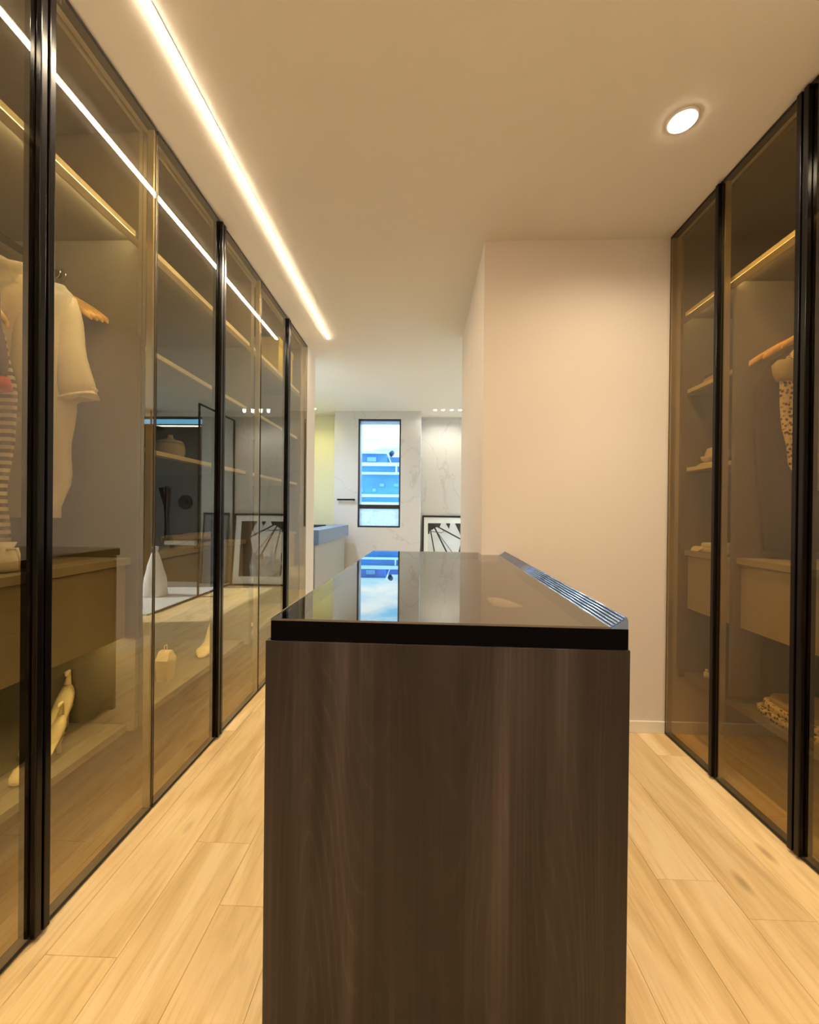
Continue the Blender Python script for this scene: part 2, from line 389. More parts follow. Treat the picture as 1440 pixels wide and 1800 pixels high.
def window(name, axis, a0, a1, c, z0, z1, t=.03, transom=None, low='frosted_glass'):
    """framed window; axis 'y' lies in a plane of constant y"""
    o = thing(name, ((a0+a1)/2, c, z0) if axis == 'y' else (c, (a0+a1)/2, z0), kind='structure')
    def bx(u0, u1, w0, w1, zz0, zz1, mb=None):
        mb = mb or MB()
        return mb.box(u0, u1, c+w0, c+w1, zz0, zz1) if axis == 'y' else mb.box(c+w0, c+w1, u0, u1, zz0, zz1)
    for u0, u1, q0, q1 in ((a0, a0+t, z0, z1), (a1-t, a1, z0, z1), (a0+t, a1-t, z0, z0+t), (a0+t, a1-t, z1-t, z1)):
        part('window_frame', bx(u0, u1, 0, .06, q0, q1), 'frame_black', o)
    if transom:
        part('transom', bx(a0+t, a1-t, -.004, .06, transom-.03, transom+.03), 'frame_black', o)
        part('pane', bx(a0+t, a1-t, .028, .034, transom+.03, z1-t), 'window_glass', o)
        part('lower_pane', bx(a0+t, a1-t, .028, .034, z0+t, transom-.03), low, o)
    else:
        part('pane', bx(a0+t, a1-t, .028, .034, z0+t, z1-t), 'window_glass', o)
window('window_1', 'y', WX0, WX1, 5.92, WZ0, WZ1, .022, 1.215)
window('window_2', 'x', B0, B1, 2.64, BZ0, BZ1, .04)
window('window_3', 'y', 1.402, 2.62, 6.30, 2.475, 2.575, .006)

# ------------------------------------------------------------------ ceiling lights
def led_strip():
    o = thing('light_strip', (-.802, 1.5, H), 'long glowing line of light set in the ceiling along the wardrobes', 'light')
    part('housing', MB().box(-.818, -.786, -.5, 3.425, H-.0015, H), 'shelf_trim', o)
    part('diffuser', MB().box(-.812, -.792, -.49, 3.42, H-.004, H-.0015), 'led_glow', o)
led_strip()
def spot_lamp(loc, col, watts, angle=2.4, blend=.8, radius=.04, aim=None):
    l = bpy.data.lights.new('spot_light', 'SPOT'); l.energy = watts; l.color = col; l.spot_size = angle; l.spot_blend = blend; l.shadow_soft_size = radius
    o = bpy.data.objects.new('spot_light', l); o.location = loc; COL.objects.link(o)
    if aim: o.rotation_euler = (Vector(aim) - Vector(loc)).to_track_quat('-Z', 'Y').to_euler()
    return o
def downlight(x, y, r, glow, label, group=None, z=H):
    o = thing('downlight', (x, y, z), label, 'light', group)
    part('trim_ring', MB().lathe(x, y, [(r+.012, z-.0002), (r+.012, z-.004), (r+.004, z-.006)], 32), 'ceiling_paint', o)
    part('lens', MB().lathe(x, y, [(r+.003, z-.006), (r, z-.009), (r*.6, z-.011)], 32), glow, o)
    return o
downlight(.938, 1.535, .043, 'downlight_glow', 'round bright recessed downlight in ceiling in front of the beige wall')
spot_lamp((.938, 1.535, H-.02), (1, .80, .55), DOWNLIGHT_W, 2.85)
downlight(.945, 1.06, .043, 'downlight_glow', 'recessed downlight at upper edge, nearly out of the picture, above right aisle')
spot_lamp((.938, 1.535, H-.02), (1, .84, .62), 20, 1.15, .9, .04, (.95, 1.95, 0))  # extra tilted beam, added to brighten the lower end wall and floor
spot_lamp((.945, 1.06, H-.02), (1, .80, .55), DOWNLIGHT_W)
for i, px in enumerate((.17, .28, .40, .52)):
    downlight(px, 5.80, .022, 'bath_spot_glow', ['tiny ceiling spotlight nearest the window, above the leaning picture', 'second tiny ceiling spotlight from the window, above the leaning picture', 'third tiny ceiling spotlight from the window, above the leaning picture', 'tiny ceiling spotlight farthest from the window, above the leaning picture'][i], 'small bathroom ceiling spotlights')
for px in (.28, .52):
    spot_lamp((px, 5.80, H-.02), (1, .88, .62), BATH_SPOT_W, 1.25, .6, .02, (px + .05, 6.28, 1.75))
for px in (.17, .28, .40, .52):
    spot_lamp((px, 5.80, H-.03), (1, .93, .80), BATH_SPOT_W, 2.9, .5, .02)
downlight(-1.56, 5.75, .04, 'niche_glow', 'small yellow glowing downlight above the vanity niche')
spot_lamp((-1.56, 5.75, H-.02), (1, .90, .45), 12, 2.6)
# unseen lamps added to brighten the bathroom, the vanity and the hall wall
for i, (xx, yy) in enumerate(((1.40, 4.25), (2.0, 5.0))):
    downlight(xx, yy, .04, 'bath_spot_glow', ['added unseen downlight in front of the shower tray', 'added unseen downlight above the shower tray'][i])
    spot_lamp((xx, yy, H-.02), (1, .94, .84), 34, 2.7)
for i, (xx, yy) in enumerate(((-1.45, 4.25), (-1.45, 4.75))):
    downlight(xx, yy, .04, 'bath_spot_glow', ['added unseen downlight nearest the pale wall end', 'added unseen downlight above the basin'][i])
    spot_lamp((xx, yy, H-.02), (.62, .76, 1.0), 60, 2.8)
# unseen room lamps added behind the viewpoint for more ambient light
for i, (xx, yy) in enumerate(((.938, .1), (-.1, -.5))):
    downlight(xx, yy, .043, 'downlight_glow', ['added downlight over the right aisle behind the viewpoint', 'added downlight by the entrance wall behind the viewpoint'][i], 'added downlights near the entrance')
    spot_lamp((xx, yy, H-.02), (1, .82, .58), DOWNLIGHT_W)

# ------------------------------------------------------------------ wardrobes
SH_T = .03
def wardrobe(side, y0, y1, doors, label, interior, handles):
    """side -1 left / +1 right; doors: list of (ya, yb, handle_at) ; d = depth from door plane"""
    base = AX if side < 0 else BX
    back = LBACK + .014 if side < 0 else RBACK - .014
    X = lambda d: base + side * d
    dmax = abs(back - base)
    o = thing('wardrobe', (X(.3), (y0+y1)/2, 0), label, 'wardrobe', 'glass fronted wardrobe units')
    t = .02
    f = .055
    part('side_panel', MB().box(X(f), back, y0+.001, y0+t, .31, H-.03), 'wardrobe_board', o)
    part('side_panel', MB().box(X(f), back, y1-t, y1-.001, .31, H-.03), 'wardrobe_board', o)
    part('back_panel', MB().box(X(dmax-.012), back, y0+t, y1-t, .31, H-.03), 'wardrobe_board', o)
    part('top_panel', MB().box(X(f), back, y0+.001, y1-.001, H-.03, H-.004), 'wardrobe_board', o)
    a, b = y0+t+.001, y1-t-.001
    def shelf(z, a=a, b=b, depth=f+.004, trim=True):
        s = part('shelf', MB().box(X(depth+.004), X(dmax-.014), a, b, z-SH_T+.004, z), 'wardrobe_board', o)
        if trim: part('edge_trim', MB().box(X(depth), X(depth+.0035), a+.01, b-.01, z-.018, z), 'shelf_trim', s)
        return s
    mid = interior.get('mid')
    ts = shelf(2.185)
    part('front_lip', MB().box(X(f-.0005), X(f+.0035), a, b, 2.130, 2.1585), 'wardrobe_board', ts)  # lip added to keep the strip behind it out of view
    part('added_strip', MB().box(X(f+.004), X(f+.006), a+.03, b-.03, 2.143, 2.155), 'hanging_glow' if interior['bays'] == ['hang'] else ('right_glow' if side > 0 else 'shelf_glow'), ts)  # hidden strip added to brighten the clothes and bays
    if mid: part('divider', MB().box(X(f+.006), X(dmax-.014), mid-.009, mid+.009, .36, 2.155), 'wardrobe_board', o)
    spans = [(a, mid-.01), (mid+.01, b)] if mid else [(a, b)]
    for (sa, sb), what in zip(spans, interior['bays']):
        if what == 'shelves':
            for z in (1.79, 1.39): shelf(z, sa, sb, f+.02)
        else:
            part('hanging_rail', MB().tube([(X(.36), sa, 2.03), (X(.36), sb, 2.03)], .0125, 12), 'black_metal', o)
    # drawer chest under a counter
    cn = part('counter', MB().box(X(f+.02), X(dmax-.014), a, b, .94, .965), 'drawer_board', o)
    for sa, sb in spans:
        part('drawer', MB().box(X(f+.035), X(f+.053), sa+.006, sb-.006, .666, .936), 'drawer_board', o, .001)
        part('drawer_box', MB().box(X(f+.055), X(dmax-.014), sa+.004, sb-.004, .668, .936), 'wardrobe_board', o)
    if side < 0: part('added_strip', MB().box(X(f+.07), X(f+.078), a+.03, b-.03, .6635, .6655), 'low_shelf_glow', o)  # hidden strip added under the drawers to brighten the shoes
    lo = part('low_shelf', MB().box(X(f+.03), X(dmax-.014), a, b, .31, .335), 'wardrobe_board', o)
    # doors
    for i, (ya, yb, hat) in enumerate(doors):
        e = .0015
        d = bpy.data.objects.new('door', None); COL.objects.link(d); d.parent = o; WORLD[d.name] = WORLD[o.name]
        hs = (ya+e, ya+.020) if hat == 'a' else (yb-.020, yb-e)
        ss = (yb-.009, yb-e) if hat == 'a' else (ya+e, ya+.009)
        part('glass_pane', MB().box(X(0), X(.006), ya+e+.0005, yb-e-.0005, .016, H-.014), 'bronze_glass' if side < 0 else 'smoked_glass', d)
        part('handle', MB().box(X(-.016), X(-.0008), hs[0], hs[1], .012, H-.012), 'black_metal', d, .002)
        part('stile', MB().box(X(.0065), X(.03), hs[0], hs[1], .012, H-.012), 'black_metal', d)
        part('stile', MB().box(X(.0065), X(.03), ss[0], ss[1], .012, H-.012), 'champagne_metal', d)
        part('edge_seal', MB().box(X(-.0012), X(-.0002), (ya+e if hat == 'b' else yb-.005), (ya+.005 if hat == 'b' else yb-e), .012, H-.012), 'black_gasket', d)
        part('rail', MB().box(X(-.001), X(.03), ya+e, yb-e, H-.013, H-.004), 'black_gasket', d)
        part('rail', MB().box(X(-.001), X(.03), ya+e, yb-e, .006, .0155), 'black_gasket', d)
    return o
wardrobe(-1, .545, 1.531, [(.545, 1.062, 'b'), (1.066, 1.529, 'a')], 'nearest glass wardrobe unit of the long row, white t-shirt hanging behind its glass', {'bays': ['hang']}, 0)
wardrobe(-1, 1.533, 2.542, [(1.533, 2.028, 'b'), (2.032, 2.540, 'a')], 'middle glass wardrobe unit of the long row, shelves and a white bowl inside', {'bays': ['shelves']}, 0)
wardrobe(-1, 2.544, 3.572, [(2.544, 3.050, 'b'), (3.054, 3.570, 'a')], 'farthest glass wardrobe unit of the long row, yellow box on its top shelf', {'bays': ['shelves']}, 0)
wardrobe(1, 1.035, 2.178, [(1.035, 1.420, 'b'), (1.424, 1.808, 'a'), (1.812, 2.178, 'a')], 'dark glass wardrobe beside the beige wall with leopard garment and wooden hangers inside', {'mid': 1.815, 'bays': ['hang', 'shelves']}, 0)

# ------------------------------------------------------------------ island
def island():
    o = thing('island_cabinet', (.042, .835, 0), 'dark wood dressing island with glossy glass display top in the middle of the room', 'island', rz=math.radians(-1.35))
    W, Lg = .741, 1.46         # body width and length
    x0 = -.366; x1 = x0 + W
    zt = .878
    T = .022
    P = lambda n, mb, m, b=0, par=None: part(n, mb, m, par or o, b, local=True)
    P('front_panel', MB().box(x0, x1, 0, T, .002, zt), 'dark_wood', .0015)
    P('end_panel', MB().box(x0, x1, Lg-T, Lg, .002, zt), 'dark_wood', .0015)
    P('carcass', MB().box(x0+.022, x1-.022, T+.001, Lg-T-.001, .08, zt-.012), 'dark_wood')
    P('plinth', MB().box(x0+.04, x1-.04, T+.001, Lg-T-.001, .002, .079), 'black_gasket')
    n = 3; seg = (Lg - 2*T) / n
    for sgn, xa, xb in ((-1, x0, x0+.020), (1, x1-.020, x1)):
        for i in range(n):
            for z0, z1 in ((.085, .34), (.344, .60), (.604, .862)):
                d = P('drawer', MB().box(xa, xb, T+i*seg+.002, T+(i+1)*seg-.002, z0, z1), 'dark_wood', .001)
    # glass display case top
    tx0, tx1, ty0, ty1 = x0+.011, x1-.004, .001, 1.50
    zb, zz = .8795, .9195
    P('display_frame', MB().box(tx0, tx1, ty0, ty0+.018, zb, zz).box(tx0, tx1, ty1-.018, ty1, zb, zz).box(tx0, tx0+.012, ty0+.018, ty1-.018, zb, zz).box(tx1-.034, tx1, ty0+.018, ty1-.018, zb, zz), 'case_black')
    P('tray', MB().box(tx0+.012, tx1-.034, ty0+.018, ty1-.018, zb, zb+.006), 'case_felt')
    P('glass_top', MB().box(tx0+.001, tx1-.036, ty0+.001, ty1-.001, zz+.0003, zz+.0045), 'case_glass')
    P('edge_strip', MB().box(tx0-.0015, tx0-.0002, ty0, ty1, zz-.002, zz+.005), 'champagne_metal')
    # raised bevelled rim on the long edge
    rim = MB()
    prof = [(tx1-.035, zz+.0004), (tx1, zz+.0004), (tx1, zz+.019), (tx1-.006, zz+.0195)]
    rim.loft([[(x, y, z) for x, z in prof] for y in (ty0+.001, ty1)], smooth=False)
    r = P('raised_rim', rim, 'rim_metal')
    for k in range(6):
        xa = tx1-.0325+k*.0058; za = zz+.0004+(xa-(tx1-.035))*.66
        P('rim_rib', MB().tube([(xa, ty0+.003, za), (xa, ty1-.002, za)], .0029, 10), 'rim_metal', 0, r)
island()
c = MB()
cloth_pts = [(.196, 1.238), (.238, 1.222), (.279, 1.139), (.236, 1.128), (.20, 1.15)]
c.loft([[(x, y, .886) for x, y in cloth_pts], [(x, y, .893) for x, y in cloth_pts], [(.22+(x-.22)*.6, 1.18+(y-1.18)*.6, .900) for x, y in cloth_pts]])
tag(part('folded_cloth', c, 'cotton_cream'), 'small folded cream cloth lying under the glass island top', 'cloth')

# ------------------------------------------------------------------ garments
def ring(cx, cy, z, rx, ry, n=28, fold=0, ph=0, sk=2.4):
    pts = []
    for j in range(n):
        a = 2*math.pi*j/n
        ca, sa = math.cos(a), math.sin(a)
        x = rx * math.copysign(abs(ca)**(2/sk), ca); y = ry * math.copysign(abs(sa)**(2/sk), sa)
        w = 1 + fold * math.sin(5*a + ph) + fold*.6*math.sin(9*a+ph*1.7)
        pts.append((cx + x*w, cy + y*(w + fold*1.5*math.sin(14*x/max(rx, .01)*.5+ph)), z))
    return pts
def garment_body(rows, cy, fold=.06):
    """rows: (z, x_left, x_right, half thickness)"""
    out = []
    for i, (z, xl, xr, th) in enumerate(rows):
        out.append(ring((xl+xr)/2, cy + .006*math.sin(i*1.3), z, (xr-xl)/2, th, fold=fold*min(1, i/3), ph=i*.35))
    return MB().loft(out)
def smooth_rows(rows, n=4):
    out = []
    for a, b in zip(rows, rows[1:]):
        for k in range(n):
            t = k/n; t2 = t*t*(3-2*t)
            out.append((a[0]+(b[0]-a[0])*t,) + tuple(a[i]+(b[i]-a[i])*t2 for i in (1, 2, 3)))
    out.append(rows[-1]); return out
def sleeve(p0, p1, r0, r1, cy, n=16):
    """flattened sleeve tube from shoulder p0 to cuff p1 in the X-Z plane"""
    a, b = Vector((p0[0], cy, p0[1])), Vector((p1[0], cy, p1[1])); d = (b-a).normalized(); s = Vector((0, 1, 0)).cross(d).normalized()
    rings = []
    for i in range(9):
        t = i/8; c = a.lerp(b, t) + Vector((0, .006*math.sin(t*7), 0)); r = r0+(r1-r0)*t
        f = 1 + .05*math.sin(t*9)
        rings.append([c + s*r*f*math.cos(q) + Vector((0, 1, 0))*(.024+.012*t)*f*math.sin(q) + d*(.010*math.sin(3*q) if i == 8 else 0) for q in (2*math.pi*j/n for j in range(n))])
    return MB().loft(rings)
def hanger(x, y, z, w, label, group, drop=.095, dirx=1, rail=2.03, name='clothes_hanger'):
    o = thing(name, (x, y, z), label, 'hanger', group)
    pts = []
    for k in range(-6, 7):
        t = k/6; pts.append((x + t*w, y, z + .02 - drop*abs(t)**1.35))
    mb = MB(); rings = []
    for p in pts:
        e = 1 - .35*abs((p[0]-x)/w)**3
        rings.append([(p[0], p[1] + .008*e*math.cos(q), p[2] + .017*e*math.sin(q)) for q in (2*math.pi*j/10 for j in range(10))])
    part('arms', mb.loft(rings), 'hanger_wood', o)
    zr = rail
    hk = [(x, y, z+.03)] + [(x, y, zr-.03)] + [(x + .02*math.sin(a) , y, zr - .004 - .0215*math.cos(a)) for a in [math.pi*(.15+i*.16) for i in range(7)]]
    part('hook', MB().tube(hk, .002, 6), 'hook_steel', o)
    return o

HX = AX - .36      # rail line in the long row
# white t-shirt
t = thing('t_shirt', (-1.36, 1.40, 1.1), 'white cotton t-shirt hanging beside the black door handles of the nearest wardrobe', 'shirt')
part('body', garment_body(smooth_rows([(1.945, -1.42, -1.32, .02), (1.925, -1.47, -1.262, .035), (1.88, -1.51, -1.225, .045), (1.72, -1.50, -1.235, .05), (1.50, -1.49, -1.235, .045), (1.27, -1.47, -1.248, .038), (1.115, -1.45, -1.272, .03)]), 1.40, .05), 'cotton_white', t)
part('sleeve', sleeve((-1.262, 1.875), (-1.205, 1.535), .045, .062, 1.395), 'cotton_white', t)
part('sleeve', sleeve((-1.475, 1.88), (-1.56, 1.60), .045, .062, 1.395), 'cotton_white', t)
part('cuff', sleeve((-1.208, 1.56), (-1.203, 1.53), .064, .066, 1.395), 'cotton_white', t)
hanger(-1.37, 1.40, 1.93, .12, 'wooden hanger inside the white t-shirt', None)
for i, yy in enumerate((1.443, 1.462, 1.482, 1.50)):
    hanger(HX+.005*i, yy, 1.915+.004*i, .182, ['empty wooden hanger directly behind the white t-shirt', 'second empty wooden hanger behind the white t-shirt', 'third empty wooden hanger behind the white t-shirt', 'empty wooden hanger farthest from the white t-shirt along the rail'][i], 'wooden hangers beside the white t-shirt')
# nearest bay garments
t = thing('shirt', (-1.37, 1.215, 1.4), 'cream long shirt hanging behind the purple tee in the nearest wardrobe', 'shirt')
part('body', garment_body(smooth_rows([(1.93, -1.43, -1.31, .02), (1.90, -1.50, -1.24, .03), (1.82, -1.53, -1.215, .035), (1.60, -1.52, -1.22, .035), (1.44, -1.52, -1.20, .035)]), 1.235, .05), 'cotton_cream', t)
part('sleeve', sleeve((-1.245, 1.86), (-1.215, 1.47), .035, .05, 1.235), 'cotton_cream', t)
hanger(-1.37, 1.235, 1.925, .13, 'wooden hanger holding the cream long shirt', None)
t = thing('t_shirt', (-1.34, 1.12, 1.45), 'dark purple tee with a red hem band hanging in the nearest wardrobe', 'shirt')
part('body', garment_body(smooth_rows([(1.90, -1.40, -1.28, .02), (1.85, -1.48, -1.20, .03), (1.70, -1.50, -1.155, .035), (1.505, -1.50, -1.135, .030)]), 1.085, .05), 'cotton_purple', t)
tag(part('hem', garment_body([(1.505, -1.50, -1.134, .031), (1.47, -1.50, -1.132, .031)], 1.085, .03), 'cotton_red', t), 'red hem band')
hanger(-1.34, 1.085, 1.89, .12, 'wooden hanger holding the purple tee', None)
t = thing('sweater', (-1.31, 1.165, 1.1), 'striped knit sweater hanging below the red hemmed tee', 'sweater')
part('body', garment_body(smooth_rows([(1.75, -1.38, -1.26, .015), (1.60, -1.45, -1.21, .02), (1.43, -1.47, -1.175, .022), (1.25, -1.47, -1.20, .022), (1.05, -1.46, -1.21, .022)]), 1.155, .05), 'striped_knit', t)
hanger(-1.31, 1.155, 1.76, .10, 'wooden hanger holding the striped sweater', None)
t = thing('drawstring_bag', (-1.16, 1.13, .967), 'small cream drawstring pouch on the drawer top of the nearest wardrobe', 'bag')
part('pouch', MB().loft([ring(-1.19, 1.13, z, r, r*.8, 16, .06, z*40) for z, r in ((.967, .03), (.98, .045), (1.01, .04), (1.03, .018), (1.05, .028))]), 'cotton_white', t)
part('cord', MB().tube([(-1.17, 1.12, 1.03), (-1.13, 1.11, 1.035), (-1.12, 1.11, 1.0), (-1.13, 1.12, .972)], .004, 6), 'cotton_white', t)

# right side garments
RX = BX + .36
for i, (yy, dz) in enumerate(((1.762, 0), (1.715, .012), (1.655, .03))):
    hanger(RX-.04+.02*i, yy, 1.88+dz, .235, ['wooden hanger farthest along the rail, above the brown coat', 'wooden hanger above the leopard garment', 'wooden hanger above the beige blouse next to black handles'][i], 'wooden hangers beside the leopard garment', drop=.115)
t = thing('coat', (1.56, 1.775, .98), 'dark brown coat hanging behind the leopard garment', 'coat')
part('body', garment_body(smooth_rows([(1.845, 1.52, 1.68, .015), (1.79, 1.43, 1.75, .02), (1.68, 1.385, 1.78, .022), (1.35, 1.40, 1.78, .022), (1.0, 1.44, 1.77, .02)]), 1.764, .03), 'cotton_brown', t)
t = thing('leopard_dress', (1.52, 1.735, 1.26), 'leopard print dress tapering to a point below wooden hangers', 'dress')
part('body', garment_body(smooth_rows([(1.83, 1.50, 1.62, .012), (1.76, 1.445, 1.66, .018), (1.70, 1.435, 1.66, .02), (1.50, 1.455, 1.65, .02), (1.36, 1.485, 1.64, .018), (1.26, 1.53, 1.63, .012)]), 1.704, .04), 'leopard_cloth', t)
part('collar', MB().loft([ring(1.455, 1.697, z, r, .018, 16, .08, z*30) for z, r in ((1.69, .03), (1.72, .045), (1.755, .05), (1.775, .03))]), 'cotton_beige', t)
t = thing('blouse', (1.62, 1.655, 1.25), 'beige sleeveless blouse hanging in front of the leopard dress', 'shirt')
part('body', garment_body(smooth_rows([(1.86, 1.55, 1.68, .012), (1.80, 1.485, 1.74, .018), (1.60, 1.495, 1.74, .02), (1.25, 1.50, 1.74, .018)]), 1.655, .04), 'cotton_beige', t)

# ------------------------------------------------------------------ shelf contents
def heeled_shoe(x, y, z, label, group, rz=0, s=1.0):
    o = thing('heeled_shoe', (x, y, z), label, 'shoe', group, rz=rz)
    # toe towards -y, heel towards +y (local)
    prof = [(-.115, .016, .018, .010), (-.10, .018, .032, .024), (-.07, .020, .043, .040), (-.045, .024, .044, .036), (-.02, .032, .040, .020), (.02, .050, .032, .012), (.055, .068, .030, .022), (.08, .080, .030, .055), (.105, .090, .024, .085)]
    rings = []
    for (yy, zb, hw, hh) in prof:
        rings.append([(s*hw*math.cos(q), s*yy, s*(zb - .012 + max(0, hh*(math.sin(q)*.5+.5)))) for q in (2*math.pi*j/14 for j in range(14))])
    part('upper', MB().loft(rings), 'shoe_leather', o, local=True)
    part('heel', MB().loft([[(s*r*math.cos(q), s*(yc + r*math.sin(q)), s*zc) for q in (2*math.pi*j/10 for j in range(10))] for zc, r, yc in ((.0, .008, .098), (.04, .008, .096), (.085, .022, .090))]), 'shoe_leather', o, local=True)
    part('back_strap', MB().tube([(0, s*.104, s*.155), (0, s*.112, s*.185), (s*.004, s*.104, s*.205), (s*.008, s*.085, s*.205), (s*.01, s*.078, s*.196)], [s*.012, s*.007, s*.007, s*.009, s*.004], 8), 'shoe_leather', o, local=True)
    part('sole', MB().loft([[(s*hw*.9*math.cos(q), s*yy, s*(zz+.004*math.sin(q))) for q in (2*math.pi*j/10 for j in range(10))] for yy, hw, zz in ((-.112, .02, .006), (-.07, .042, .006), (-.02, .036, .016), (.04, .028, .042), (.09, .026, .076), (.106, .022, .080))]), 'tan_leather', o, local=True)
    return o
zs = .3355
heeled_shoe(-1.29, 1.385, zs, 'pale heeled shoe on low shelf, nearest one, close to the black handles', 'pale heeled shoes on the low shelf', .25)
heeled_shoe(-1.19, 1.245, zs, 'pale heeled shoe tucked against the black door handle, low shelf', 'pale heeled shoes on the low shelf', .1, .8)
heeled_shoe(-1.25, 1.00, zs, 'pale heeled shoe at the near side of the double handle, low shelf', 'pale heeled shoes on the low shelf', .1, .9)
heeled_shoe(-1.22, 2.31, zs, 'pale heeled shoe in the middle wardrobe, farther of two', 'pale heeled shoes on the low shelf', .2)
heeled_shoe(-1.22, 2.72, zs, 'pale heeled shoe on low shelf of the farthest wardrobe', 'pale heeled shoes on the low shelf', 2.6)
b = thing('paper_bag', (-1.22, 1.92, zs), 'small cream paper bag standing on the low shelf behind the door seam', 'bag')
part('body', MB().loft([[(-1.24, 1.885, zs), (-1.19, 1.885, zs), (-1.19, 1.945, zs), (-1.24, 1.945, zs)], [(-1.245, 1.88, zs+.10), (-1.185, 1.88, zs+.10), (-1.185, 1.95, zs+.10), (-1.245, 1.95, zs+.10)], [(-1.24, 1.90, zs+.14), (-1.19, 1.90, zs+.14), (-1.19, 1.925, zs+.14), (-1.24, 1.925, zs+.14)]], smooth=False), 'shoe_leather', b)
part('handle', MB().tube([(-1.215, 1.90, zs+.135), (-1.215, 1.903, zs+.165), (-1.215, 1.922, zs+.165), (-1.215, 1.925, zs+.135)], .002, 6), 'cotton_cream', b)

t = thing('bowl', (-1.30, 2.07, 1.391), 'white rounded bowl with lid on the shelf behind first door seam', 'bowl')
part('body', MB().lathe(-1.30, 2.07, [(.03, 1.391), (.05, 1.40), (.068, 1.43), (.07, 1.46), (.064, 1.485)]), 'ceramic_white', t)
part('lid', MB().lathe(-1.30, 2.07, [(.067, 1.486), (.055, 1.50), (.02, 1.508), (.012, 1.52), (.012, 1.53)]), 'ceramic_white', t)
t = thing('table_lamp', (-1.20, 2.62, 1.791), 'small white cone-shaped ornament on the upper shelf of the farthest wardrobe', 'ornament')
t.name = 'cone_ornament'; WORLD[t.name] = Vector((-1.20, 2.62, 1.791))
part('cone', MB().lathe(-1.20, 2.62, [(.045, 1.791), (.042, 1.80), (.02, 1.86), (.006, 1.90)]), 'ceramic_white', t)
part('rim', MB().lathe(-1.20, 2.62, [(.047, 1.7905), (.05, 1.796), (.045, 1.802)]), 'ceramic_white', t)
t = thing('folded_scarf', (-1.28, 2.25, .966), 'pale rolled scarf lying on the drawer top of the middle wardrobe', 'scarf')
part('roll', MB().loft([[(-1.30+.02*math.sin(k*.7)+.035*math.cos(q), 2.05+k*.036, .992+.024*math.sin(q)) for q in (2*math.pi*j/12 for j in range(12))] for k in range(12)]), 'cotton_cream', t)
part('fringe', MB().box(-1.33, -1.27, 2.455, 2.485, .967, .975), 'cotton_cream', t)
t = thing('storage_box', (-1.26, 3.33, 2.186), 'yellow storage box on the top shelf at the far end of the wardrobe row', 'box')
part('box', MB().box(-1.38, -1.13, 3.16, 3.50, 2.1865, 2.44), 'yellow_card', t, .003)
part('lid', MB().box(-1.385, -1.125, 3.155, 3.505, 2.441, 2.50), 'yellow_card', t, .003)
t = thing('folded_shirt', (-1.2, 1.30, 2.186), 'small pale folded cloth on the top shelf of the nearest wardrobe', 'cloth')
part('fold', MB().box(-1.27, -1.15, 1.20, 1.33, 2.1865, 2.21), 'cotton_beige', t, .008)
part('top_fold', MB().box(-1.26, -1.16, 1.205, 1.32, 2.2105, 2.225), 'cotton_beige', t, .006)

# right side shelf items (bay Y 1.83-2.16, X from 1.36)
t = thing('clutch_bag', (1.455, 2.06, 1.791), 'tan clutch bag lying on the upper shelf beside the beige wall', 'bag')
part('body', MB().loft([ring(1.455, 2.06, z, a, b_, 20, .02) for z, a, b_ in ((1.791, .055, .075), (1.80, .062, .082), (1.825, .055, .075), (1.84, .03, .05))]), 'tan_leather', t)
part('flap', MB().loft([ring(1.44, 2.06, z, a, b_, 20) for z, a, b_ in ((1.8405, .042, .065), (1.848, .036, .055), (1.852, .02, .03))]), 'tan_leather', t)
t = thing('sun_hat', (1.455, 2.07, 1.391), 'wide pale hat with white lining tilted on the middle shelf', 'hat')
part('brim', MB().lathe(1.45, 2.07, [(.03, 1.408), (.065, 1.400), (.078, 1.392), (.080, 1.396), (.066, 1.406), (.04, 1.415)], 32), 'cotton_cream', t)
part('crown', MB().lathe(1.455, 2.07, [(.05, 1.414), (.052, 1.45), (.042, 1.478), (.02, 1.486)], 32), 'cotton_cream', t)
part('lining', MB().lathe(1.392, 2.055, [(.008, 1.4065), (.020, 1.415), (.026, 1.43), (.024, 1.434)], 24), 'ceramic_white', t)
t = thing('folded_towel', (1.45, 1.98, .966), 'white folded cloth with loose corner on the drawer top beside the beige wall', 'cloth')
part('fold', MB().box(1.385, 1.55, 1.90, 2.145, .9665, .990), 'cotton_white', t, .008)
part('top_fold', MB().box(1.39, 1.54, 1.91, 2.09, .9905, 1.012), 'cotton_white', t, .009)
part('loose_corner', MB().poly([(1.383, 2.05, .985), (1.383, 2.13, .985), (1.372, 2.13, .968), (1.372, 2.08, .966)], (-.004, 0, .002)), 'cotton_white', t)
t = thing('folded_sweater', (1.50, 1.60, .336), 'leopard and tan folded sweater on low shelf under drawers beside double handle', 'sweater')
for k, (z0, z1, m) in enumerate(((.336, .362, 'leopard_cloth'), (.363, .392, 'hanger_wood'), (.393, .412, 'tan_leather'))):
    part('fold', MB().loft([ring(1.52, 1.62, z, .13-k*.012, .165-k*.02, 24, .02, k+z*20, 3.5) for z in (z0, (z0+z1)/2, z1)]), m if k != 1 else 'leopard_cloth', t)
t = thing('bracelet', (1.42, 1.45, .336), 'small beaded bracelet on the low shelf in front of the folded sweater', 'jewellery')
for a in range(10):
    q = 2*math.pi*a/10
    part('bead', MB().lathe(1.42+.028*math.cos(q), 1.432+.028*math.sin(q), [(.003, .3362), (.008, .340), (.008, .346), (.003, .350)], 8), 'ceramic_white', t)
t = thing('perfume_bottle', (1.43, 2.09, .336), 'tiny white bottle on the low shelf by the slim handle', 'bottle')
part('body', MB().lathe(1.43, 2.09, [(.010, .336), (.013, .339), (.013, .36), (.006, .366)], 16), 'ceramic_white', t)
part('cap', MB().lathe(1.43, 2.09, [(.007, .3665), (.007, .376), (.004, .378)], 12), 'ceramic_white', t)

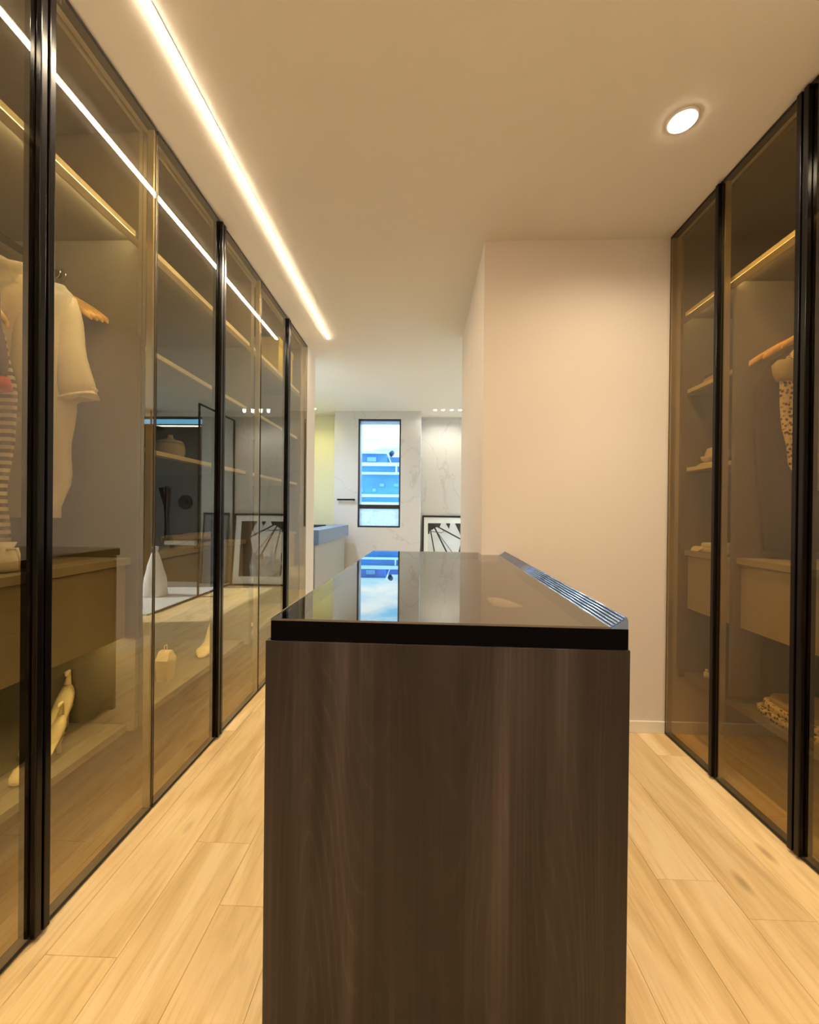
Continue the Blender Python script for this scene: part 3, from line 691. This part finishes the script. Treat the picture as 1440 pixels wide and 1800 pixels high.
# ------------------------------------------------------------------ bathroom contents
v = thing('vanity', (-1.46, 4.9, 0), 'grey vanity with thick stone top tinted with reflected blue daylight behind the pale wall end', 'vanity')
part('cabinet', MB().box(-1.86, -1.075, 4.10, 5.66, .001, .80), 'vanity_grey', v, .003)
part('worktop', MB().box(-1.865, -1.035, 4.08, 5.74, .802, .955), 'stone_sky_tint', v, .006)
part('basin', MB().box(-1.80, -1.25, 4.6, 5.3, .956, .966), 'case_black', v, .003)
tr = thing('towel_rail', (-1.10, 5.87, 1.31), 'short black towel bar on the marble wall beside the window', 'towel rail')
part('bar', MB().box(-1.225, -.965, 5.845, 5.86, 1.300, 1.325), 'black_metal', tr, .002)
for x in (-1.20, -.99): part('bracket', MB().box(x-.01, x+.01, 5.861, 5.8995, 1.303, 1.322), 'black_metal', tr)

def art():
    x0, x1, hgt = .003, .862, 1.10
    o = thing('framed_picture', (.43, 6.12, 0), 'large black-framed picture of a wheel in grey tones leaning on the wall', 'picture')
    tilt = math.atan2(.135, hgt); o.rotation_euler = (-tilt, 0, 0)
    cx = .43
    X = lambda x: x - cx
    fw, fd = .026, .03
    P = lambda n, mb, m, par=None: part(n, mb, m, par or o, 0, local=True)
    for a in ((x0, x1, 0, fw), (x0, x1, hgt-fw, hgt), (x0, x0+fw, fw, hgt-fw), (x1-fw, x1, fw, hgt-fw)):
        P('frame_side', MB().box(X(a[0]), X(a[1]), 0, fd, .002+a[2], .002+a[3]), 'frame_black')
    mat = P('mat', MB().box(X(x0+fw), X(x1-fw), .016, .02, fw, hgt-fw), 'mat_card')
    P('backing', MB().box(X(x0+.01), X(x1-.01), .021, .029, .01, hgt-.01), 'frame_black')
    P('glass', MB().box(X(x0+fw), X(x1-fw), .006, .009, fw, hgt-fw), 'picture_glass')
    px0, px1, pz0, pz1 = .09, .745, .14, .985
    pr = P('print', MB().box(X(px0), X(px1), .0145, .0158, pz0, pz1), 'print_sky')
    q = .0142
    def flat(n, pts, m, y=q): P(n, MB().poly([(X(a), y, b) for a, b in pts], (0, .0003, 0)), m, pr)
    # distant skyline and water
    flat('water', [(px0, pz0), (.60, pz0), (.58, .40), (px0, .36)], 'print_grey')
    flat('skyline', [(px0+.03, .36), (px0+.03, .40), (.18, .41), (.18, .50), (.26, .50), (.26, .44), (.33, .46), (.38, .42), (.42, .43), (.56, .52), (.56, .36)], 'print_grey', q-.0004)
    # great dark column with spreading foot
    flat('column', [(px1, pz1), (px1, pz0), (.56, pz0), (.585, .30), (.56, .42), (.545, .52), (.60, .74), (.57, .84), (.50, pz1)], 'print_dark', q-.0008)
    flat('column', [(.43, pz1), (.36, pz1), (.41, .90)], 'print_dark', q-.0008)
    # hub
    flat('hub', [(px0, pz1), (.29, pz1), (.27, .93), (.20, .92), (.165, .89), (.12, .87), (.115, .82), (.093, .82), (px0, .87)], 'print_dark', q-.0012)
    def bar(a, b, w, m='print_dark', y=q-.001):
        a, b = Vector(a), Vector(b); d = (b-a).normalized(); n = Vector((-d.y, d.x))*w/2
        flat('spoke', [tuple(a+n), tuple(b+n), tuple(b-n), tuple(a-n)], m, y)
    bar((.125, .90), (.20, .50), .018); bar((.19, .92), (.42, .46), .022); bar((.24, .93), (.60, .74), .02)
    bar((.17, .93), (.60, .36), .012, 'print_mid'); bar((.13, .86), (.30, .84), .012, 'print_mid'); bar((.30, .84), (.36, .88), .01, 'print_mid')
    bar((.10, .32), (.10, .16), .03); bar((.10, .36), (.10, .50), .022, 'print_mid')
    bar((.42, .46), (.50, .40), .03, 'print_mid'); bar((.40, .40), (.40, .48), .05, 'print_mid')
art()
o = thing('framed_picture', (1.15, 6.16, 0), 'second black frame with dark glass leaning next to the shower tiles', 'picture')
o.rotation_euler = (-.09, 0, 0)
for a in ((-.20, .20, 0, .02), (-.20, .20, 1.08, 1.10), (-.20, -.18, .02, 1.08), (.18, .20, .02, 1.08)):
    part('frame_side', MB().box(a[0], a[1], 0, .025, .002+a[2], .002+a[3]), 'frame_black', o, local=True)
part('print', MB().box(-.18, .18, .010, .018, .02, 1.08), 'print_mid', o, local=True)

sh = thing('shower_screen', (.885, 5.75, 0), 'clear glass shower screen with thin black frame between picture and shower', 'screen')
part('pane', MB().box(.882, .888, 5.29, 6.26, .03, 2.50), 'clear_glass', sh)
for a in ((5.27, 5.289, .022, 2.52), (6.262, 6.28, .022, 2.52)): part('upright', MB().box(.874, .896, a[0], a[1], a[2], a[3]), 'frame_black', sh)
part('top_rail', MB().box(.874, .896, 5.27, 6.28, 2.521, 2.54), 'frame_black', sh)
part('threshold', MB().box(.874, .896, 4.40, 6.28, .001, .021), 'frame_black', sh)
struct('trim_1', MB().box(.90, 2.60, 4.30, 6.28, .0005, .018), 'tray_white')
rs = thing('shower_set', (1.93, 6.24, .7), 'black hand shower on its rail against the dark shower wall', 'shower')
part('rail', MB().tube([(1.95, 6.25, .66), (1.95, 6.25, 1.50)], .012, 10), 'black_metal', rs)
part('hand_shower', MB().tube([(1.95, 6.24, 1.18), (1.98, 6.18, 1.48)], [.014, .035], 12), 'black_metal', rs)
part('hose', MB().tube([(1.95, 6.22, 1.18), (1.90, 6.2, .85), (1.93, 6.22, .68), (1.97, 6.25, .80)], .007, 8), 'black_metal', rs)
part('wall_outlet', MB().box(1.91, 1.99, 6.235, 6.284, .62, .70), 'black_metal', rs, .004)
vv = thing('shower_valve', (1.65, 6.27, 1.26), 'round black shower valve plate on the dark tiled wall', 'valve')
def disc_y(cx, y0, y1, cz, r, n=28): return MB().loft([[(cx+r*math.cos(q), y, cz+r*math.sin(q)) for q in (2*math.pi*j/n for j in range(n))] for y in (y0, y1)])
part('plate', disc_y(1.65, 6.265, 6.284, 1.26, .11), 'black_metal', vv, .002)
part('knob', disc_y(1.65, 6.235, 6.2645, 1.26, .04), 'black_metal', vv, .002)
hs = thing('rain_shower', (1.95, 5.9, 2.4), 'black rain shower head hanging from the shower ceiling', 'shower')
part('arm', MB().tube([(1.95, 5.9, H-.001), (1.95, 5.9, 2.36)], .012, 10), 'black_metal', hs)
part('head', MB().lathe(1.95, 5.9, [(.03, 2.36), (.18, 2.352), (.18, 2.342), (.17, 2.34)], 32), 'black_metal', hs)
ls = thing('light_strip', (1.9, 6.27, 2.43), 'warm light line along the top of the dark shower wall', 'light')
part('housing', MB().box(1.405, 2.60, 6.26, 6.284, 2.43, 2.452), 'shelf_trim', ls)
part('diffuser', MB().box(1.406, 2.599, 6.254, 6.2595, 2.431, 2.451), 'shower_led_glow', ls)
sl = thing('shower_ledge', (1.6, 6.2, .64), 'pale stone ledge across the lower shower wall', 'ledge')
part('slab', MB().box(1.41, 1.88, 6.12, 6.284, .60, .665), 'pale_stone', sl, .004)
for x in (1.45, 1.84): part('bracket', MB().box(x-.01, x+.01, 6.2, 6.284, .54, .599), 'black_metal', sl)
lb = thing('laundry_bag', (1.40, 5.22, .02), 'white cloth laundry bag standing on the pale shower tray', 'bag')
part('sack', MB().loft([ring(1.42, 5.22, z, r, r*.9, 20, .05, z*9) for z, r in ((.019, .13), (.05, .14), (.25, .12), (.42, .085), (.55, .05), (.60, .03), (.66, .04))]), 'cotton_white', lb)
part('tie', MB().lathe(1.42, 5.22, [(.034, .60), (.036, .605), (.034, .612)], 16), 'cotton_beige', lb)

# ------------------------------------------------------------------ outside the window
tag(part('ground', MB().box(-80, 80, 7.5, 140, -9.3, -9.0), 'outside_ground'), kind='structure')
bd = thing('apartment_building', (-2.5, 22, -9), 'blue glass-fronted building with white floor bands seen through the window', 'building')
part('wall', MB().box(-8, 5, 20.1, 26, -9, 3.45), 'facade_blue', bd)
part('wall', MB().box(-8, -1.78, 20.12, 26, 3.45, 4.10), 'facade_blue_dark', bd)
part('wall', MB().box(-1.78, 5, 20.6, 26, 3.451, 3.88), 'facade_blue_dark', bd)
for z, xr, h_ in ((4.02, -1.76, .11), (3.44, 5, .17), (3.0, 5, .11), (1.91, 5, .13), (1.52, 5, .14), (.3, 5, .14), (-1.2, 5, .14)):
    part('floor_band', MB().box(-8, xr, 19.9, 20.1, z-h_/2, z+h_/2), 'facade_band', bd)
part('pane_backdrop', MB().box(-8, 5, 19.6, 19.8, -.6, 1.38), 'backdrop_white', bd)  # white sheet added behind the frosted lower pane to brighten it
part('pier', MB().box(-1.32, -1.24, 19.92, 20.09, 2.98, 3.5), 'facade_band', bd)
part('flagpole', MB().tube([(-1.78, 19.95, 4.08), (-1.55, 19.95, 3.52)], .025, 6), 'facade_band', bd)
rb = random.Random(3)
for i in range(22):
    x = -7.5 + i*.55 + rb.uniform(-.1, .1); z = rb.choice((2.2, 2.45, 2.7)); 
    part('window', MB().box(x, x+rb.uniform(.12, .3), 20.03, 20.09, z-.09, z+.06), 'facade_window', bd)
for i in range(14):
    x = -6 + i*.8 + rb.uniform(-.1, .1)
    part('window', MB().box(x, x+rb.uniform(.3, .45), 20.03, 20.09, 3.58-.25+.25, 3.80), 'facade_band' if i % 3 == 0 else 'facade_window', bd) if x + .45 < -1.8 else None
hill = MB(); rings = []
for i in range(41):
    x = -60 + i*3; hgt = 10.6 + 1.2*math.sin(i*.31+1.1) + .5*math.sin(i*.9) - max(0, (x+8))*.06
    rings.append([(x, 62, -9), (x, 66, hgt*.7), (x, 72, hgt), (x, 90, -9)])
tag(part('hill', hill.loft(rings), 'hill_blue'), 'blue wooded ridge beyond the building outside the window', 'hill', kind='structure')
tr = thing('rooftop_tree', (-1.62, 21.2, 3.88), 'small dark tree standing on the roof line outside', 'tree')
part('trunk', MB().tube([(-1.62, 21.2, 3.881), (-1.62, 21.2, 4.12)], .02, 6), 'tree_leaf', tr)
part('crown', MB().loft([ring(-1.6+.03*math.sin(z*9), 21.2, z, r, r, 14, .14, z*8) for z, r in ((3.98, .05), (4.05, .10), (4.15, .13), (4.24, .09), (4.3, .03))]), 'tree_leaf', tr)
